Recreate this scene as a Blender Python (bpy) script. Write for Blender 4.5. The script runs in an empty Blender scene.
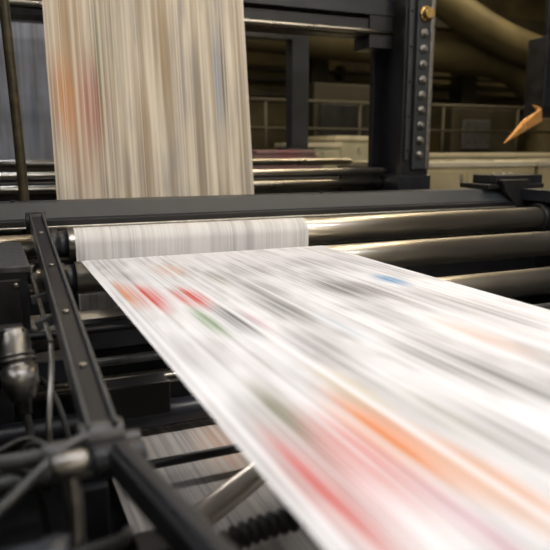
import bpy, bmesh, math, random
from mathutils import Vector, Matrix
random.seed(4)
sc = bpy.context.scene
try:
    sc.view_settings.view_transform = 'Standard'
    sc.view_settings.look = 'None'
except Exception: pass

# ------------------------------------------------ materials
def new_mat(name):
    m = bpy.data.materials.new(name); m.use_nodes = True
    nt = m.node_tree
    return m, nt, nt.nodes['Principled BSDF']

def simple(name, col, rough=0.5, metal=0.0, var=0.25, scale=8.0, bump=0.0, stretch=(1,1,1), rv=.2):
    m, nt, b = new_mat(name)
    tc = nt.nodes.new('ShaderNodeTexCoord'); mp = nt.nodes.new('ShaderNodeMapping')
    mp.inputs['Scale'].default_value = stretch
    n = nt.nodes.new('ShaderNodeTexNoise'); n.inputs['Scale'].default_value = scale; n.inputs['Detail'].default_value = 5
    nt.links.new(tc.outputs['Object'], mp.inputs[0]); nt.links.new(mp.outputs[0], n.inputs['Vector'])
    r = nt.nodes.new('ShaderNodeMapRange')
    r.inputs[1].default_value = .3; r.inputs[2].default_value = .7
    r.inputs[3].default_value = 1-var; r.inputs[4].default_value = 1+var
    nt.links.new(n.outputs[0], r.inputs[0])
    mul = nt.nodes.new('ShaderNodeVectorMath'); mul.operation = 'SCALE'
    mul.inputs[0].default_value = col[:3]
    nt.links.new(r.outputs[0], mul.inputs['Scale']); nt.links.new(mul.outputs[0], b.inputs['Base Color'])
    r2 = nt.nodes.new('ShaderNodeMapRange')
    r2.inputs[1].default_value = .3; r2.inputs[2].default_value = .7
    r2.inputs[3].default_value = rough*(1-rv); r2.inputs[4].default_value = min(1, rough*(1+rv))
    nt.links.new(n.outputs[0], r2.inputs[0]); nt.links.new(r2.outputs[0], b.inputs['Roughness'])
    b.inputs['Metallic'].default_value = metal
    if bump:
        bp = nt.nodes.new('ShaderNodeBump'); bp.inputs['Strength'].default_value = bump; bp.inputs['Distance'].default_value = .01
        nt.links.new(n.outputs[0], bp.inputs['Height']); nt.links.new(bp.outputs[0], b.inputs['Normal'])
    return m

def emis(name, col, s):
    m, nt, b = new_mat(name)
    b.inputs['Emission Color'].default_value = (*col, 1); b.inputs['Emission Strength'].default_value = s
    b.inputs['Base Color'].default_value = (*col, 1)
    return m

M_black = simple('black_painted_steel', (.008,.008,.010), .42, 0, .3, 12)
M_navy  = simple('navy_painted_steel', (.032,.037,.044), .40, 0, .2, 6)
M_navyd = simple('dark_blue_steel', (.012,.014,.020), .36, 0, .3, 9)
M_arm   = simple('worn_arm_paint', (.065,.067,.070), .36, .3, .4, 25)
M_chrome= simple('chrome_roller', (.90,.85,.77), .31, 1, .03, 3, rv=.04)
M_chromed= simple('dark_chrome', (.50,.47,.42), .28, 1, .06, 3, rv=.05)
M_steel = simple('brushed_steel', (.52,.49,.44), .36, 1, .25, 30)
M_steeld= simple('oiled_steel', (.28,.27,.26), .36, 1, .25, 30)
M_brass = simple('aged_brass', (.5,.33,.12), .35, 1, .2, 20)
M_rubber= simple('black_rubber', (.018,.018,.018), .5, 0, .2, 20)
M_olive = simple('olive_wall', (.085,.070,.030), .8, 0, .5, 1.6, .2)
M_front = simple('plaster_wall', (.70,.65,.55), .9, 0, .15, 1.6, .2)
M_oliveduct = simple('olive_duct', (.080,.066,.030), .6, .1, .3, 2)
M_olived = simple('dark_olive_paint', (.024,.021,.011), .6, 0, .3, 3)
M_floor = simple('concrete_floor', (.08,.073,.06), .6, 0, .4, 3, .3)
M_ceil  = simple('ceiling_paint', (.60,.54,.43), .9, 0, .2, 2)
M_cream = simple('cream_enamel', (.42,.36,.22), .4, 0, .15, 3)
M_light = simple('pale_green_enamel', (.40,.39,.28), .35, 0, .15, 3)
M_whitep= simple('white_top_laminate', (.54,.50,.39), .3, 0, .1, 3)
M_rail  = simple('rail_steel', (.055,.050,.035), .5, .3, .2, 6)
M_pole  = simple('greased_pole', (.05,.04,.02), .4, .3, .4, 20)
M_lamp  = emis('lamp_tube', (1,.95,.88), 9)

def math_(nt, op, a, b=None, c=None, clamp=False):
    n = nt.nodes.new('ShaderNodeMath'); n.operation = op; n.use_clamp = clamp
    for i, v in enumerate((a, b, c)):
        if v is None: continue
        if isinstance(v, (int, float)): n.inputs[i].default_value = v
        else: nt.links.new(v, n.inputs[i])
    return n.outputs[0]

def web_mat(name, base, mode, blobs, tan, tan_amt, ink_amt, rough=.55, band=0.0, bandcol=(.3,.28,.25), midf=48, patch_amt=None, pf=(6.5,1.9), gutter=.65, sfreq=60):
    m, nt, b = new_mat(name)
    tc = nt.nodes.new('ShaderNodeTexCoord'); sp = nt.nodes.new('ShaderNodeSeparateXYZ')
    nt.links.new(tc.outputs['Object'], sp.inputs[0])
    X = sp.outputs[0]
    V = sp.outputs[1] if mode == 'Y' else math_(nt, 'SUBTRACT', sp.outputs[2], sp.outputs[1])
    def noise(fx, fv, off=0.0, detail=3):
        cb = nt.nodes.new('ShaderNodeCombineXYZ')
        nt.links.new(math_(nt, 'MULTIPLY', X, fx), cb.inputs[0])
        nt.links.new(math_(nt, 'MULTIPLY', V, fv), cb.inputs[1]); cb.inputs[2].default_value = off
        n = nt.nodes.new('ShaderNodeTexNoise'); n.inputs['Scale'].default_value = 1; n.inputs['Detail'].default_value = detail
        nt.links.new(cb.outputs[0], n.inputs['Vector']); return n.outputs[0]
    def rng(v, a, b_, c, d, smooth=True):
        r = nt.nodes.new('ShaderNodeMapRange')
        if smooth: r.interpolation_type = 'SMOOTHSTEP'
        for i, q in zip(range(1, 5), (a, b_, c, d)): r.inputs[i].default_value = q
        nt.links.new(v, r.inputs[0]); return r.outputs[0]
    def mix(fac, a, col):
        mx = nt.nodes.new('ShaderNodeMix'); mx.data_type = 'RGBA'
        if isinstance(fac, (int, float)): mx.inputs[0].default_value = fac
        else: nt.links.new(fac, mx.inputs[0])
        if isinstance(a, tuple): mx.inputs[6].default_value = (*a, 1)
        else: nt.links.new(a, mx.inputs[6])
        if isinstance(col, tuple): mx.inputs[7].default_value = (*col, 1)
        else: nt.links.new(col, mx.inputs[7])
        return mx.outputs[2]
    fine = noise(150, .35, 1.3, 2)
    mid  = noise(midf, .6, 5.1, 3)
    wide = noise(11, 1.3, 9.7, 2)
    patch= noise(pf[0], pf[1], 3.3, 2)
    patch2= noise(pf[0]*2.2, pf[1]*1.5, 43.3, 2)
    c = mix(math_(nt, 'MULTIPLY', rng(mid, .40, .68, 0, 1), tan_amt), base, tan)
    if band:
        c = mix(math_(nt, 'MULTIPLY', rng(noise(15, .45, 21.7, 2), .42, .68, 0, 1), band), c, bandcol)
    inkm = math_(nt, 'MULTIPLY', rng(fine, .36, .68, 0, 1), rng(wide, .38, .62, .15, 1))
    c = mix(math_(nt, 'MULTIPLY', inkm, ink_amt), c, (.16,.155,.17))
    pa = patch_amt if patch_amt is not None else min(1, ink_amt*1.3)
    pm = math_(nt, 'MULTIPLY', rng(patch, .48, .70, 0, 1), rng(mid, .3, .6, .35, 1))
    c = mix(math_(nt, 'MULTIPLY', pm, pa), c, (.27,.265,.29))
    pm2 = math_(nt, 'MULTIPLY', rng(patch2, .50, .68, 0, 1), rng(fine, .3, .6, .3, 1))
    c = mix(math_(nt, 'MULTIPLY', pm2, pa*.7), c, (.31,.295,.30))
    streak = rng(noise(sfreq, .4, 14.2, 3), .32, .60, .3, 1)
    for (cx, cv, sx, sv, col, st) in blobs:
        dx = math_(nt, 'MULTIPLY', math_(nt, 'SUBTRACT', X, cx), 1/sx)
        dv = math_(nt, 'MULTIPLY', math_(nt, 'SUBTRACT', V, cv), 1/sv)
        d = math_(nt, 'SQRT', math_(nt, 'ADD', math_(nt, 'MULTIPLY', dx, dx), math_(nt, 'MULTIPLY', dv, dv)))
        f = math_(nt, 'MULTIPLY', math_(nt, 'MULTIPLY', rng(d, 0.15, 1, 1, 0), streak), st, clamp=True)
        c = mix(f, c, col)
    c = mix(math_(nt, 'MULTIPLY', rng(noise(95, .12, 31.4, 2), .53, .66, 0, 1), .6), c, base)
    gut = math_(nt, 'ABSOLUTE', math_(nt, 'SUBTRACT', math_(nt, 'FRACT', math_(nt, 'MULTIPLY', math_(nt, 'SUBTRACT', X, .357), 4/1.248)), .5))
    c = mix(math_(nt, 'MULTIPLY', rng(gut, .455, .49, 0, 1), gutter), c, base)
    nt.links.new(c, b.inputs['Base Color'])
    b.inputs['Roughness'].default_value = rough
    b.inputs['Specular IOR Level'].default_value = .3
    return m

RED=(.60,.08,.07); ORG=(.72,.23,.06); GRY=(.20,.19,.21); DK=(.07,.07,.085); GRN=(.15,.28,.11); BLU=(.02,.24,.52); YEL=(.65,.48,.15); PCH=(.70,.38,.24); OLV=(.17,.17,.10); MAG=(.50,.12,.22); CYN=(.15,.35,.50)
flat_blobs = [
 (.48,2.20,.075,.34,RED,1.1),(.42,2.28,.05,.34,ORG,.85),(.61,2.13,.08,.26,RED,1.1),(.565,1.80,.045,.28,GRN,.85),(.65,1.79,.06,.30,DK,1),
 (.845,1.86,.10,.32,DK,.75),(.89,2.15,.10,.28,GRY,.8),(1.16,2.05,.12,.28,DK,.9),(1.27,1.97,.09,.26,GRY,.8),(1.416,2.12,.07,.17,BLU,1.2),
 (1.36,1.75,.14,.30,GRY,.7),(.985,2.53,.10,.24,GRY,.7),(.674,2.67,.10,.22,PCH,.6),(1.3,2.6,.12,.24,GRY,.65),(.47,2.6,.07,.22,GRY,.65),(.80,2.4,.06,.22,OLV,.5),
 (.484,1.07,.075,.30,OLV,.95),(.62,.92,.085,.33,ORG,1.0),(.437,.80,.07,.34,RED,.95),(.53,.87,.065,.30,RED,1.0),(.67,.72,.065,.30,PCH,1),(.57,.62,.04,.3,MAG,.5),
 (.97,1.22,.12,.34,GRY,.75),(1.02,1.0,.09,.32,DK,.55),(1.42,1.5,.12,.30,GRY,.65),(.67,1.15,.06,.24,YEL,.4),(.82,.80,.08,.30,GRY,.7),(.76,.95,.06,.30,OLV,.4),
 (.45,1.5,.08,.26,GRY,.55),(.75,1.45,.10,.28,GRY,.65),(1.2,1.35,.08,.30,PCH,.35),(.5,.35,.12,.3,GRY,.5),(1.1,1.65,.10,.30,DK,.45),(.9,1.6,.04,.25,CYN,.4),(.7,1.75,.03,.2,MAG,.3)]
M_web = web_mat('printed_newsprint_moving', (.86,.875,.945), 'Y', flat_blobs, (.66,.64,.67), .42, .34, patch_amt=.48, pf=(8,2.2))
hb = [(.45,-2.13,.13,.38,(.58,.24,.08),.95),(.61,-2.13,.13,.38,(.44,.11,.07),.75),(.52,-2.4,.12,.32,(.45,.2,.12),.45),(1.40,-2.0,.04,.45,(.1,.2,.38),.6),(1.44,-1.95,.03,.5,DK,.85),
      (.75,-1.75,.10,.6,OLV,.55),(1.05,-1.85,.13,.6,(.34,.24,.13),.75),(1.25,-2.2,.10,.6,(.28,.23,.16),.5),(.5,-1.75,.13,.4,(.42,.26,.12),.65),(.66,-2.0,.04,.5,(.15,.2,.1),.7),(.9,-2.3,.09,.4,(.42,.30,.17),.6),(1.5,-2.3,.08,.5,(.32,.26,.17),.5)]
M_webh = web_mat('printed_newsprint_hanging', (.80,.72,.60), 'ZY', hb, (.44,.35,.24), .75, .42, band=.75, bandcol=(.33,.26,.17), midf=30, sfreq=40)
M_webr = web_mat('printed_newsprint_on_roller', (.80,.79,.79), 'ZY', [], (.58,.56,.55), .45, .25, band=.2, bandcol=(.42,.40,.38), midf=30)
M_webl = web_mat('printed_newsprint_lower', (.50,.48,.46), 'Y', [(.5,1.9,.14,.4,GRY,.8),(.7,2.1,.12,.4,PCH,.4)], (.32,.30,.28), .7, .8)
M_webb = web_mat('printed_newsprint_blueish', (.55,.61,.78), 'ZY', [(.45,-5,.06,.5,(.2,.3,.5),.6)], (.40,.45,.56), .6, .4)
M_magenta = web_mat('printed_stack_edges', (.42,.22,.22), 'Y', [(2.5,5.8,.25,.5,(.50,.06,.12),1)], (.2,.3,.2), .6, .5)

# ------------------------------------------------ mesh builder
class B:
    def __init__(s): s.bm = bmesh.new(); s.mats = []
    def mi(s, m):
        if m not in s.mats: s.mats.append(m)
        return s.mats.index(m)
    def box(s, lo, hi, m, rot=None, ctr=None):
        i = s.mi(m); r = bmesh.ops.create_cube(s.bm, size=1)['verts']
        lo, hi = Vector(lo), Vector(hi); c = (lo+hi)/2; d = hi-lo
        for v in r:
            v.co = Vector((v.co.x*d.x, v.co.y*d.y, v.co.z*d.z))
            if rot: v.co = rot @ v.co
            v.co += c
        for f in {f for v in r for f in v.link_faces}: f.material_index = i
        return s
    def beam(s, p1, p2, w, h, m):
        i = s.mi(m); p1, p2 = Vector(p1), Vector(p2); d = (p2-p1).normalized()
        side = d.cross(Vector((0,0,1)))
        if side.length < 1e-3: side = Vector((1,0,0))
        side.normalize(); up = side.cross(d).normalized()
        vs = []
        for p in (p1, p2):
            for a, b_ in ((-1,-1),(1,-1),(1,1),(-1,1)):
                vs.append(s.bm.verts.new(p+side*w/2*a+up*h/2*b_))
        for q in ((3,2,1,0),(4,5,6,7),(0,1,5,4),(1,2,6,5),(2,3,7,6),(3,0,4,7)):
            f = s.bm.faces.new([vs[k] for k in q]); f.material_index = i
        return s
    def lathe(s, p1, p2, prof, m, seg=40):
        p1, p2 = Vector(p1), Vector(p2); ax = p2-p1; d = ax.normalized()
        a = d.orthogonal().normalized(); b_ = d.cross(a)
        rings = []
        for pr in prof:
            t, r = pr[0], pr[1]
            rings.append([s.bm.verts.new(p1+ax*t+(a*math.cos(2*math.pi*k/seg)+b_*math.sin(2*math.pi*k/seg))*r) for k in range(seg)])
        for j in range(len(rings)-1):
            mm = prof[j][2] if len(prof[j]) > 2 else m
            i = s.mi(mm)
            flat = abs(prof[j][0]-prof[j+1][0])*ax.length < 1e-4
            for k in range(seg):
                f = s.bm.faces.new((rings[j][k], rings[j][(k+1)%seg], rings[j+1][(k+1)%seg], rings[j+1][k]))
                f.material_index = i; f.smooth = not flat
        i = s.mi(m)
        for rg in (rings[0][::-1], rings[-1]):
            f = s.bm.faces.new(rg); f.material_index = i
        return s
    def cyl(s, p1, p2, r, m, seg=32): return s.lathe(p1, p2, [(0, r), (1, r)], m, seg)
    def tube(s, pts, r, m, seg=14, ribs=None):
        pts = [Vector(p) for p in pts]
        P = [pts[0]*2-pts[1]]+pts+[pts[-1]*2-pts[-2]]; out = []
        n = 10 if not ribs else ribs
        for j in range(1, len(P)-2):
            for k in range(n):
                t = k/n; a,b_,c,d = P[j-1],P[j],P[j+1],P[j+2]
                out.append(.5*((2*b_)+(c-a)*t+(2*a-5*b_+4*c-d)*t*t+(3*b_-a-3*c+d)*t**3))
        out.append(pts[-1]); i = s.mi(m); prev = None; nrm = None
        for j, p in enumerate(out):
            tg = (out[min(j+1,len(out)-1)]-out[max(j-1,0)]).normalized()
            if nrm is None: nrm = tg.orthogonal().normalized()
            nrm = (nrm-tg*nrm.dot(tg)).normalized(); bn = tg.cross(nrm)
            rr = r*(1 if not ribs else (1.0 if j % 4 in (0,1) else .74))
            ring = [s.bm.verts.new(p+(nrm*math.cos(2*math.pi*k/seg)+bn*math.sin(2*math.pi*k/seg))*rr) for k in range(seg)]
            if prev:
                for k in range(seg):
                    f = s.bm.faces.new((prev[k], prev[(k+1)%seg], ring[(k+1)%seg], ring[k])); f.material_index = i; f.smooth = True
            else: f = s.bm.faces.new(ring[::-1]); f.material_index = i
            prev = ring
        f = s.bm.faces.new(prev); f.material_index = i
        return s
    def poly(s, pts, thick, m):
        i = s.mi(m); pts = [Vector(p) for p in pts]
        n = (pts[1]-pts[0]).cross(pts[2]-pts[0]).normalized()*thick
        a = [s.bm.verts.new(p) for p in pts]; b_ = [s.bm.verts.new(p+n) for p in pts]
        fs = [s.bm.faces.new(a[::-1]), s.bm.faces.new(b_)]
        for k in range(len(a)): fs.append(s.bm.faces.new((a[k], a[(k+1)%len(a)], b_[(k+1)%len(a)], b_[k])))
        for f in fs: f.material_index = i
        return s
    def done(s, name, bevel=0.0, seg=2):
        bmesh.ops.recalc_face_normals(s.bm, faces=s.bm.faces)
        me = bpy.data.meshes.new(name); s.bm.to_mesh(me); s.bm.free()
        for m in s.mats: me.materials.append(m)
        o = bpy.data.objects.new(name, me); sc.collection.objects.link(o)
        if bevel:
            md = o.modifiers.new('bevel', 'BEVEL'); md.width = bevel; md.segments = seg; md.limit_method = 'ANGLE'; md.angle_limit = math.radians(50)
        return o

# ------------------------------------------------ room shell
B().box((-5,-4,-.1),(13,11,0),M_floor).done('floor')
B().box((-5,11,0),(13,11.15,6),M_olive).done('wall_back')
B().box((-5,-4.15,0),(13,-4,6),M_front).done('wall_front')
B().box((-5.15,-4.15,0),(-5,11.15,6),M_olive).done('wall_left')
B().box((13,-4.15,0),(13.15,11.15,6),M_olive).done('wall_right')
B().box((-5,-4,6),(13,11,6.1),M_ceil).done('ceiling')

# ------------------------------------------------ moving web
XL, XR = .357, 1.605
def arc(cy, cz, r, a0, a1, n=14):
    return [(cy+r*math.cos(math.radians(a0+(a1-a0)*k/n)), cz+r*math.sin(math.radians(a0+(a1-a0)*k/n))) for k in range(n+1)]
rb, ra = .0765, .0765
def ribbon(name, segs, x0, x1, nx=24):
    bm = bmesh.new(); mats = []
    rows = []; mi = []
    for pts, m in segs:
        if m not in mats: mats.append(m)
        for k, p in enumerate(pts):
            rows.append(p); mi.append(mats.index(m))
    prev = None; 
    for j, (y, z) in enumerate(rows):
        r = [bm.verts.new((x0+(x1-x0)*k/nx, y, z)) for k in range(nx+1)]
        if prev:
            for k in range(nx):
                f = bm.faces.new((prev[k], prev[k+1], r[k+1], r[k])); f.smooth = True; f.material_index = mi[j]
        prev = r
    me = bpy.data.meshes.new(name); bm.to_mesh(me); bm.free()
    for m in mats: me.materials.append(m)
    o = bpy.data.objects.new(name, me); sc.collection.objects.link(o); return o
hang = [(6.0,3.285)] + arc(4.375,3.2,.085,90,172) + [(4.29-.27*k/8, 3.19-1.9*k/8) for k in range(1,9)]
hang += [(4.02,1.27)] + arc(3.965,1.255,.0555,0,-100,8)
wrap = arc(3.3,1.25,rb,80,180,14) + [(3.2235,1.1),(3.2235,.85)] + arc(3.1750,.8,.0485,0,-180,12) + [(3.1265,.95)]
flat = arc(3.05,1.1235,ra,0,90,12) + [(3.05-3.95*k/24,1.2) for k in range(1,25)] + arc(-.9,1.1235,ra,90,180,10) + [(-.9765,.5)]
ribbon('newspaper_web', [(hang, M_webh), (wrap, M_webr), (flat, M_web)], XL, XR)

# rollers ---------------------------------------------------
def roller(name, y, z, r, x0=-.4, x1=3.42, m=M_chrome, shaft=.035, bodyx=None, collar=M_navyd):
    b = B(); L = x1-x0
    a, c = bodyx if bodyx else (x0+.03, x1-.03)
    t = lambda x: (x-x0)/L
    b.lathe((x0,y,z),(x1,y,z),[(0,shaft),(t(a)-.012,shaft),(t(a)-.012,r*.8,collar),(t(a)-.0005,r*.8,collar),(t(a),r-.004,m),(t(a)+.001,r,m),
                               (t(c),r,m),(t(c)+.001,r-.004),(t(c)+.002,shaft),(1,shaft)], M_steel, 56)
    return b.done(name)
def main_roller(name, y, z, r, lx):
    b = B(); x0, x1 = -.4, 3.42; L = x1-x0; t = lambda x: (x-x0)/L
    b.lathe((x0,y,z),(x1,y,z),[(0,r*.72),(t(lx-.17),r*.72),(t(lx-.17),r*.55,M_black),(t(lx-.13),r*.55,M_navyd),(t(lx-.13),r*.98,M_navyd),(t(lx-.075),r*.98,M_black),
        (t(lx-.075),r*.86,M_navyd),(t(lx-.03),r*.86,M_navyd),(t(lx-.03),r*.97,M_chrome),(t(lx-.028),r,M_chrome),(t(3.36),r,M_chrome),(t(3.36),r*.5),(1,r*.5)], M_chromed, 64)
    return b.done(name)
main_roller('guide_roller', 3.3, 1.25, .075, .357)
main_roller('guide_roller.001', 3.05, 1.1235, .075, .357)
roller('guide_roller.002', 2.78, .955, .075)
roller('guide_roller.003', 3.175, .8, .047, m=M_chromed)
roller('guide_roller.004', 3.965, 1.255, .054, m=M_chromed)
roller('guide_roller.005', -.9, 1.1235, .075)
roller('guide_roller.006', 4.375, 3.2, .083, x0=-.35, x1=2.99)
roller('guide_roller.007', 2.6, .76, .030, m=M_chromed)
roller('guide_roller.008', 2.35, .70, .05, m=M_navyd)
roller('guide_roller.009', 4.6, 1.535, .022, x0=-.35, x1=2.99, shaft=.015)
roller('guide_roller.010', 4.62, 1.44, .03, x0=-.35, x1=2.99, shaft=.015, m=M_chromed)
roller('guide_roller.011', 5.15, 1.60, .03, x0=-.35, x1=2.99, shaft=.015, m=M_chromed)

# press cross beam ------------------------------------------
b = B()
sec = [(3.49,1.32),(3.49,1.36),(3.56,1.435),(3.72,1.435),(3.72,1.32)]
i = b.mi(M_navy)
A = [b.bm.verts.new((-.4,y,z)) for y,z in sec]; C = [b.bm.verts.new((3.42,y,z)) for y,z in sec]
b.bm.faces.new(A); b.bm.faces.new(C[::-1])
for k in range(5): b.bm.faces.new((A[k],C[k],C[(k+1)%5],A[(k+1)%5]))
b.box((-.38,3.470,1.322),(3.4,3.489,1.352),M_black)
b.box((-.38,3.464,1.310),(3.4,3.489,1.321),M_steel)
for x in (.1,1.9,3.2): b.cyl((x,3.64,1.435),(x,3.64,1.445),.014,M_black,6)
b.done('press_crossbeam',.004)

def side_frame(name, x0, x1):
    b = B()
    b.box((x0,2.55,0),(x1,3.95,1.40),M_black)
    b.box((x0,-1.1,0),(x1,2.55,1.02),M_black)
    b.box((x0,-1.1,1.02),(x1,-.7,1.22),M_black)
    for y,z in ((3.3,1.25),(3.05,1.1235),(2.78,.955)):
        xi = x1 if x0 < 0 else x0
        b.cyl((xi-.02,y,z),(xi+.02,y,z),.06,M_navyd,24)
    return b.done(name,.008)
side_frame('press_side_frame', -.52, -.4)
side_frame('press_side_frame.001', 3.42, 3.56)
b = B()
b.box((3.10,3.50,1.437),(3.60,3.80,1.47),M_black)
b.box((3.18,3.52,1.47),(3.60,3.76,1.53),M_navyd)
b.poly([(3.18,3.46,1.50),(3.42,3.46,1.50),(3.42,3.46,1.30),(3.34,3.46,1.30),(3.22,3.46,1.42)],.05,M_black)
b.box((3.36,3.2,1.36),(3.5,3.48,1.44),M_navyd)
b.cyl((3.34,3.3,1.25),(3.40,3.3,1.25),.1,M_black,32)
for x in (3.22,3.31,3.38): b.cyl((x,3.60,1.53),(x,3.60,1.545),.014,M_steel,6)
b.done('bearing_bracket',.006)

# inner base: black sheet added for the dark interior, hides the floor
b = B()
b.box((-.4,-.6,.40),(3.42,3.9,.44),M_black)
b.box((-.4,2.9,.44),(3.42,2.98,.66),M_navyd)
b.box((-.4,3.35,.44),(3.42,3.45,1.16),M_black)
b.done('dark_inner_base',.006)
b = B(); b.box((-.4,2.40,.86),(.30,2.52,.95),M_navyd)
b.cyl((.25,2.46,.90),(3.42,2.46,.90),.018,M_arm)
b.box((.26,2.62,.90),(1.4,2.68,1.02),M_navyd)
b.box((.30,2.1,.80),(.52,2.2,.92),M_black)
b.done('tie_bar',.006)

# lower web
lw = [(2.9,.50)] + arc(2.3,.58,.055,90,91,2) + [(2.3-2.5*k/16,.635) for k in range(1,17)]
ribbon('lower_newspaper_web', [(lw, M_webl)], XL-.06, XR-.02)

# angle bar (turn bar)
b = B(); p1=Vector((.31,1.398,.76)); d=Vector((.243,.176,0))
p2=p1+d*5.0
b.lathe(p1,p2,[(0,.02),(.0,.036,M_chrome),(.96,.036),(.96,.02),(1,.02)],M_chrome,36)
b.box((.25,1.34,.44),(.32,1.43,.80),M_black)
b.box((p2.x-.03,p2.y-.04,.44),(p2.x+.05,p2.y+.04,p2.z+.04),M_black)
b.done('angle_bar',.004)
b = B(); b.tube([(.10,1.12,.55),(.22,1.18,.75),(.40,1.24,.835),(.62,1.27,.845),(.95,1.32,.80),(1.3,1.35,.64)],.030,M_rubber,18,ribs=36)
b.done('corrugated_hose')
b = B()
b.cyl((-.4,1.0,.78),(1.9,1.0,.78),.03,M_chromed); b.cyl((-.4,1.95,.70),(1.9,1.95,.70),.016,M_black)
b.done('spreader_rod')

# long tension arm
b = B()
P1=Vector((.185,3.22,1.372)); P2=Vector((.172,1.28,1.115))
b.beam(P1,P2,.044,.05,M_black)
b.beam(P1+Vector((-.026,0,.006)),P2+Vector((-.026,0,.006)),.008,.075,M_arm)
b.beam(P1+Vector((.028,0,.006)),P2+Vector((.028,0,.006)),.010,.075,M_arm)
b.beam(P1+Vector((0,0,.027)),P2+Vector((0,0,.027)),.044,.008,M_navyd)
b.cyl(P1+Vector((-.045,0,0)),P1+Vector((.045,0,0)),.044,M_navyd)
b.cyl(P2+Vector((-.045,.02,0)),P2+Vector((.045,.02,0)),.036,M_arm)
for t in (.18,.42,.66,.85):
    p = P1.lerp(P2,t)+Vector((0,0,.030)); b.cyl(p,p+Vector((0,0,.010)),.010,M_steel,6)
b.done('tension_arm',.003)
b = B()
b.beam((.190,1.19,1.115),(.250,.50,1.20),.046,.055,M_black)
b.beam((.190,1.19,1.147),(.250,.50,1.232),.028,.012,M_navyd)
b.cyl((.14,1.20,1.11),(.24,1.20,1.11),.034,M_navyd)
b.done('control_lever',.006)
b = B()
b.lathe((-.4,1.29,1.10),(.25,1.29,1.10),[(0,.016),(.70,.016),(.70,.026),(.78,.026),(.78,.016),(.93,.016),(.93,.024),(1,.024)],M_arm,28)
b.done('pivot_shaft',.002)
b = B()
b.tube([(.095,1.16,1.16),(.10,1.13,1.05),(.085,1.08,.9),(.08,1.05,.6),(.08,1.05,.44)],.013,M_steeld)
b.lathe((.06,1.15,1.14),(.13,1.15,1.14),[(0,.020),(.2,.026),(.8,.026),(1,.02)],M_steeld)
b.tube([(-.05,1.15,1.06),(.03,1.2,1.10),(.10,1.25,1.13),(.16,1.29,1.13)],.011,M_arm)
b.tube([(-.06,.95,1.10),(0.02,1.0,1.06),(.06,1.05,1.02),(.17,1.1,1.0),(.2,1.2,.95)],.013,M_rubber)
b.done('linkage_rod')
b = B()
b.lathe((-.4,1.02,1.03),(.075,1.02,1.03),[(0,.03),(.72,.03),(.72,.045),(.90,.045),(.93,.05),(.98,.05),(1,.042)],M_navyd,32)
b.lathe((-.4,1.2,.93),(.12,1.2,.93),[(0,.03),(.9,.03),(.9,.04),(1,.04)],M_navy,32)
b.done('adjustment_knob')
b = B()
b.lathe((-.4,1.5,.95),(.20,1.5,.95),[(0,.022),(.8,.022),(.8,.035),(.9,.035),(.9,.028),(1,.028)],M_arm,28)
b.lathe((-.4,1.75,.88),(.26,1.75,.88),[(0,.03),(.85,.03),(.85,.04),(1,.04)],M_steeld,28)
b.box((.12,1.44,.44),(.20,1.56,.93),M_navyd)
b.tube([(.0,1.5,1.0),(.05,1.45,1.06),(.09,1.42,1.02),(.11,1.4,.85),(.12,1.4,.45)],.008,M_rubber)
b.tube([(-.05,1.6,.98),(.04,1.62,1.0),(.10,1.6,.95),(.14,1.56,.80),(.2,1.5,.5)],.007,M_rubber)
b.tube([(.02,2.2,.95),(.08,2.1,1.0),(.13,1.95,.98),(.16,1.85,.85),(.2,1.8,.6)],.009,M_rubber)
b.tube([(-.1,1.35,1.0),(-.02,1.4,1.03),(.03,1.45,.98),(.06,1.5,.85),(.08,1.5,.5)],.010,M_rubber)
b.done('damping_shaft',.003)

# small hinge clamp beside the arm
b = B()
b.beam((.118,2.55,1.24),(.13,1.95,1.145),.014,.018,M_steeld)
b.beam((.10,2.3,1.20),(.16,2.3,1.21),.02,.03,M_arm)
b.beam((.10,2.1,1.16),(.16,2.1,1.18),.03,.03,M_arm)
b.cyl((.118,2.55,1.21),(.118,2.55,1.28),.018,M_steeld,20)
b.tube([(.13,1.95,1.14),(.12,1.85,1.10),(.10,1.75,1.0),(.09,1.7,.85)],.008,M_steeld)
b.done('hinge_clamp',.002)

# left gear housing
b = B()
b.box((-.39,2.35,1.02),(.095,2.95,1.30),M_navyd)
b.box((-.39,2.33,1.29),(.105,2.97,1.315),M_arm)
b.box((-.2,2.335,1.06),(.07,2.35,1.27),M_black)
for x,z in ((.055,1.25),(.055,1.08),(-.15,1.25)): b.cyl((x,2.325,z),(x,2.34,z),.010,M_steel,6)
b.box((-.39,2.4,.44),(.02,2.9,1.02),M_black)
b.done('gear_housing',.006)
# air cylinder
b = B()
b.lathe((.03,2.06,1.17),(.048,1.96,.93),[(0,.03),(.05,.045),(.30,.045),(.30,.053),(.33,.053),(.33,.048),(.36,.048),(.36,.053),(.39,.053),(.39,.046),(.46,.046),(.46,.054),(.66,.054),(.70,.048),(.84,.034),(.84,.022),(1,.018)],M_steeld,36)
b.tube([(.048,1.96,.94),(.055,1.93,.86),(.03,1.85,.80),(-.05,1.8,.82),(-.2,1.8,.9)],.012,M_rubber)
b.box((-.4,2.02,1.14),(.06,2.10,1.175),M_black)
b.done('air_cylinder')

B().tube([(.175,3.80,0),(.165,3.8,1.5),(.13,3.8,2.7),(.12,3.8,4.0),(.12,3.8,6.0)],.026,M_pole,16).done('vertical_conduit_pipe')

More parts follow.
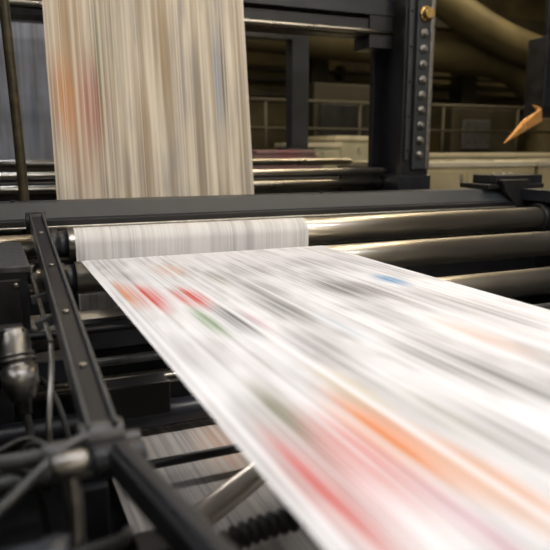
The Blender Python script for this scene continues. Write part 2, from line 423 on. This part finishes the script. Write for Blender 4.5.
# ------------------------------------------------ rear frame
def column(name, x0, mir=False):
    b = B(); x1 = x0+.26
    b.box((x0,4.40,0),(x1,4.46,3.6),M_black)
    b.box((x0,4.84,0),(x1,4.90,3.6),M_black)
    b.box((x0+.10,4.46,0),(x0+.16,4.84,3.6),M_navyd)
    b.box((x0-.02,4.38,1.30),(x1+.02,4.92,1.50),M_navyd)
    b.box((x0+.02,4.375,1.62),(x0+.055,4.40,2.9),M_navy)
    b.box((x0+.09,4.370,1.55),(x1-.015,4.40,2.92),M_navy)
    b.box((x1-.05,4.362,1.55),(x1-.015,4.372,2.92),M_steeld)
    for k in range(9):
        z = 1.66+k*.115
        b.lathe((x0+.15,4.372,z),(x0+.15,4.335,z),[(0,.034),(.5,.034),(.5,.024),(1,.021)],M_steeld,20)
    for k in range(5):
        z = 1.7+k*.26; b.cyl((x0+.04,4.376,z),(x0+.04,4.36,z),.012,M_black,6)
    b.lathe((x0+.16,4.40,2.72),(x0+.16,4.31,2.72),[(0,.06),(.5,.06),(.6,.045),(1,.04)],M_brass,28)
    return b.done(name,.005)
column('support_column', 3.0)
column('support_column.001', -.62)
b = B()
b.box((-.36,4.58,2.57),(3.0,4.78,2.70),M_black)
b.box((-.36,4.55,2.72),(3.0,4.80,2.84),M_navyd)
b.cyl((-.36,4.56,2.60),(3.0,4.56,2.60),.02,M_chromed)
b.box((2.78,4.56,2.48),(2.99,4.80,2.86),M_black)
b.done('overhead_crossbeam',.006)
b = B()
b.box((-.36,4.72,1.36),(3.0,4.86,1.48),M_black)
b.box((2.62,4.66,1.38),(2.98,4.72,1.56),M_black)
b.done('lower_frame_rail',.006)

# second press unit behind
b = B()
b.box((2.77,5.95,0),(2.95,6.1,2.85),M_navy)
b.box((2.70,5.90,1.5),(3.0,6.15,1.72),M_navyd)
b.box((-1.2,5.95,2.74),(2.77,6.08,2.86),M_arm)
b.box((-1.2,5.95,0),(-1.0,6.1,2.86),M_navy)
b.done('rear_press_frame',.006)
ribbon('rear_newspaper_web', [([(7.0,3.1),(7.0,2.75),(7.0,2.4),(7.0,2.0),(7.0,1.62),(7.0,1.55)], M_webb)], -.3, 1.5)
roller('guide_roller.012', 7.08, 3.1, .08, x0=-.8, x1=2.0)
roller('guide_roller.013', 7.07, 1.55, .07, x0=-.8, x1=2.0, m=M_chromed)
b = B()
for x in (-.9,2.0): b.box((x,6.9,0),(x+.1,7.3,3.3),M_black)
b.box((-.8,7.4,0),(1.7,7.95,1.4),M_olived)
b.box((-.8,7.3,3.2),(2.0,7.5,3.3),M_black)
b.done('rear_web_stand',.006)
b = B(); b.box((-.5,5.3,0),(2.6,5.85,1.50),M_olived); b.box((-.5,5.25,1.42),(2.95,5.9,1.52),M_black)
b.done('ink_unit_cabinet',.01)
b = B(); b.box((2.15,5.45,1.522),(2.85,5.83,1.60),M_magenta); b.box((2.18,5.5,1.602),(2.83,5.82,1.66),M_magenta); b.box((2.2,5.48,1.662),(2.8,5.8,1.70),M_magenta)
b.done('printed_paper_stack',.01)

def eqbox(name, lo, hi, m, lid=M_whitep):
    b = B(); b.box(lo, (hi[0],hi[1],hi[2]-.05), m); b.box((lo[0]-.02,lo[1]-.02,hi[2]-.05),(hi[0]+.02,hi[1]+.02,hi[2]),lid)
    w=hi[0]-lo[0]
    b.box((lo[0]+.05,lo[1]-.012,hi[2]-.5),(lo[0]+w/2-.02,lo[1],hi[2]-.09),m)
    b.box((lo[0]+w/2+.02,lo[1]-.012,hi[2]-.5),(hi[0]-.05,lo[1],hi[2]-.09),m)
    b.box((lo[0]+w/2-.08,lo[1]-.03,hi[2]-.2),(lo[0]+w/2-.05,lo[1]-.012,hi[2]-.12),M_steel)
    return b.done(name,.01)
eqbox('equipment_cabinet',(3.15,6.5,0),(3.62,7.2,1.78),M_light)
eqbox('equipment_cabinet.001',(3.68,6.7,0),(4.4,7.4,1.86),M_light)
eqbox('equipment_cabinet.002',(4.9,6.6,0),(7.2,7.4,1.66),M_light)
eqbox('control_console',(3.42,5.2,0),(5.2,6.2,1.585),M_cream)
eqbox('control_console.001',(5.25,5.2,0),(7.2,6.2,1.585),M_cream)
b = B()
for x0 in (3.6,4.3,5.4): b.box((x0,5.35,1.586),(x0+.5,5.75,1.60),M_whitep)
b.done('paper_sheets')

# walkway + railing
b = B(); b.box((1.8,8.0,1.15),(11,9.0,1.27),M_olived)
for x in (2,4.2,6.4,8.6,10.8): b.box((x-.06,8.1,0),(x+.06,8.22,1.15),M_olived)
b.done('walkway_platform',.01)
b = B()
for z,r in ((2.34,.026),(1.98,.02),(1.62,.02)): b.cyl((1.9,8.06,z),(10.9,8.06,z),r,M_rail,16)
for k in range(7):
    x=1.95+k*1.42; b.cyl((x,8.06,1.27),(x,8.06,2.34),.022,M_rail,16)
b.done('walkway_railing')
# ducts
b = B()
b.tube([(3.2,9.8,3.55),(5,9.8,3.5),(7.2,9.8,3.4),(8.8,9.8,3.3),(9.6,9.8,2.9),(9.9,9.8,2.2),(9.95,9.8,0)],.34,M_oliveduct,28)
b.done('ventilation_duct')
b = B()
b.tube([(6.2,9.2,6),(6.5,9.2,4.6),(7.4,9.2,3.9),(9,9.2,3.4),(11.5,9.2,3.1),(13,9.2,3.1)],.28,M_oliveduct,28)
b.done('ventilation_duct.001')
b = B()
for z in (2.9,3.08,2.65): b.cyl((-4,10.8,z),(12.5,10.8,z),.04,M_rail,14)
for x in range(-3,12,3): b.box((x,10.75,2.5),(x+.06,11,3.2),M_olived)
b.done('wall_pipes')
b = B()
for x in (-1,2.2,5.3,8.6): b.box((x,10.6,0),(x+.35,11,6),M_olived)
b.box((2.5,10.3,3.9),(13,10.5,4.2),M_olived)
b.done('trim_1',.01)
b = B(); b.box((4.6,9.1,0),(6.6,9.45,2.7),M_olived); b.box((4.7,9.05,1.6),(5.5,9.1,2.4),M_black); b.box((7.2,9.1,0),(8.6,9.45,2.4),M_olived)
b.box((5.6,9.06,1.7),(6.4,9.1,2.5),M_oliveduct); b.box((7.4,9.06,1.7),(8.0,9.1,2.2),M_arm)
b.done('switchgear_cabinet',.02)

# right: dark hanging pendant box with amber sheets painting a warm glint
M_glint = simple('painted_amber_glint', (.66,.34,.12), .3, .5, .15, 10)
b = B()
b.box((4.90,4.85,2.0),(5.15,5.1,2.75),M_black)
b.box((4.88,4.83,2.1),(5.17,4.85,2.7),M_navyd)
b.cyl((5.0,4.97,2.75),(5.0,4.97,6.0),.03,M_black)
b.poly([(4.50,4.92,1.76),(4.90,4.86,1.97),(4.88,4.86,2.09),(4.72,4.92,1.98)],.012,M_glint)
b.poly([(4.90,4.86,1.97),(4.93,5.0,2.02),(4.90,5.0,2.14),(4.88,4.86,2.09)],.012,M_glint)
b.done('pendant_box_glint',.004)

# ------------------------------------------------ lights
def area(name, loc, size, power, col, rot=(0,0,0)):
    l = bpy.data.lights.new(name,'AREA'); l.shape='RECTANGLE'; l.size=size[0]; l.size_y=size[1]; l.energy=power; l.color=col
    o = bpy.data.objects.new(name,l); o.location=loc; o.rotation_euler=rot; return o
def fixture(loc, L, power, col, rotz=0, up=.35):
    b = B()
    b.box((-L/2,-.12,0),(L/2,.12,.07),M_whitep); b.cyl((-L/2+.03,-.05,-.02),(L/2-.03,-.05,-.02),.016,M_lamp,12); b.cyl((-L/2+.03,.05,-.02),(L/2-.03,.05,-.02),.016,M_lamp,12)
    for x in (-L/2+.2,L/2-.2): b.cyl((x,0,.07),(x,0,6-loc[2]),.008,M_black,8)
    o = b.done('unseen_ceiling_light'); o.location = loc; o.rotation_euler=(0,0,rotz)
    a = area('lamp_light',(0,0,-.05),(L,.22),power,col); sc.collection.objects.link(a); a.parent=o
    a = area('added_uplight',(0,0,.09),(L,.22),power*up,col,(math.pi,0,0)); sc.collection.objects.link(a); a.parent=o  # added upward light, brightens the ceiling for soft roller reflections
COOL=(.95,.96,1.0); WARM=(1,.80,.50)
fixture((2.2,1.0,4.2),6.0,80,COOL, up=.2)
fixture((3.4,-1.8,4.4),6.0,45,(1,.93,.84), up=.6)  # unseen row added for streak reflections along the rollers
fixture((4.0,-3.2,3.6),8.0,45,(1,.90,.72), up=1.0)  # unseen row added to brighten wall_front, which the rollers reflect
fixture((2.6,3.4,4.7),5.5,40,(1,.88,.70), up=.6)  # unseen row, added for highlight lines on the rollers
fixture((4.8,5.7,4.7),4.4,72,WARM)
fixture((2.0,7.4,4.7),3.4,35,WARM)
fixture((7.6,8.0,5.0),3.4,80,WARM)
fixture((-1.8,6.5,4.7),2.0,40,(.75,.85,1))
fixture((-2.0,1.4,3.8),3.0,20,COOL,math.pi/2)  # unseen fill added to lighten the lower-left machinery
b = B(); b.cyl((-.4,2.2,1.10),(1.7,2.2,1.10),.012,M_black,12); b.box((.5,2.17,1.06),(1.6,2.23,1.09),M_black); b.cyl((.52,2.2,1.05),(1.58,2.2,1.05),.010,M_lamp,12)  # unseen lamp added under the main web to brighten the lower web
o = b.done('added_underweb_lamp'); a = area('lamp_light',(1.05,2.2,1.035),(1.0,.05),2.6,(1,.93,.85)); sc.collection.objects.link(a); a.parent=o

w = bpy.data.worlds.new('world'); sc.world = w; w.use_nodes = True
w.node_tree.nodes['Background'].inputs[0].default_value = (.5,.5,.42,1); w.node_tree.nodes['Background'].inputs[1].default_value = .1

# ------------------------------------------------ camera
cd = bpy.data.cameras.new('camera'); cam = bpy.data.objects.new('camera', cd); sc.collection.objects.link(cam)
cam.location = (0,0,1.7); cam.rotation_euler = (math.radians(90-10.87),0,math.radians(-23.5))
cd.lens = 42.6; cd.sensor_width = 36; cd.clip_start=.05
cd.dof.use_dof = True; cd.dof.focus_distance = 2.9; cd.dof.aperture_fstop = 1.9
sc.camera = cam
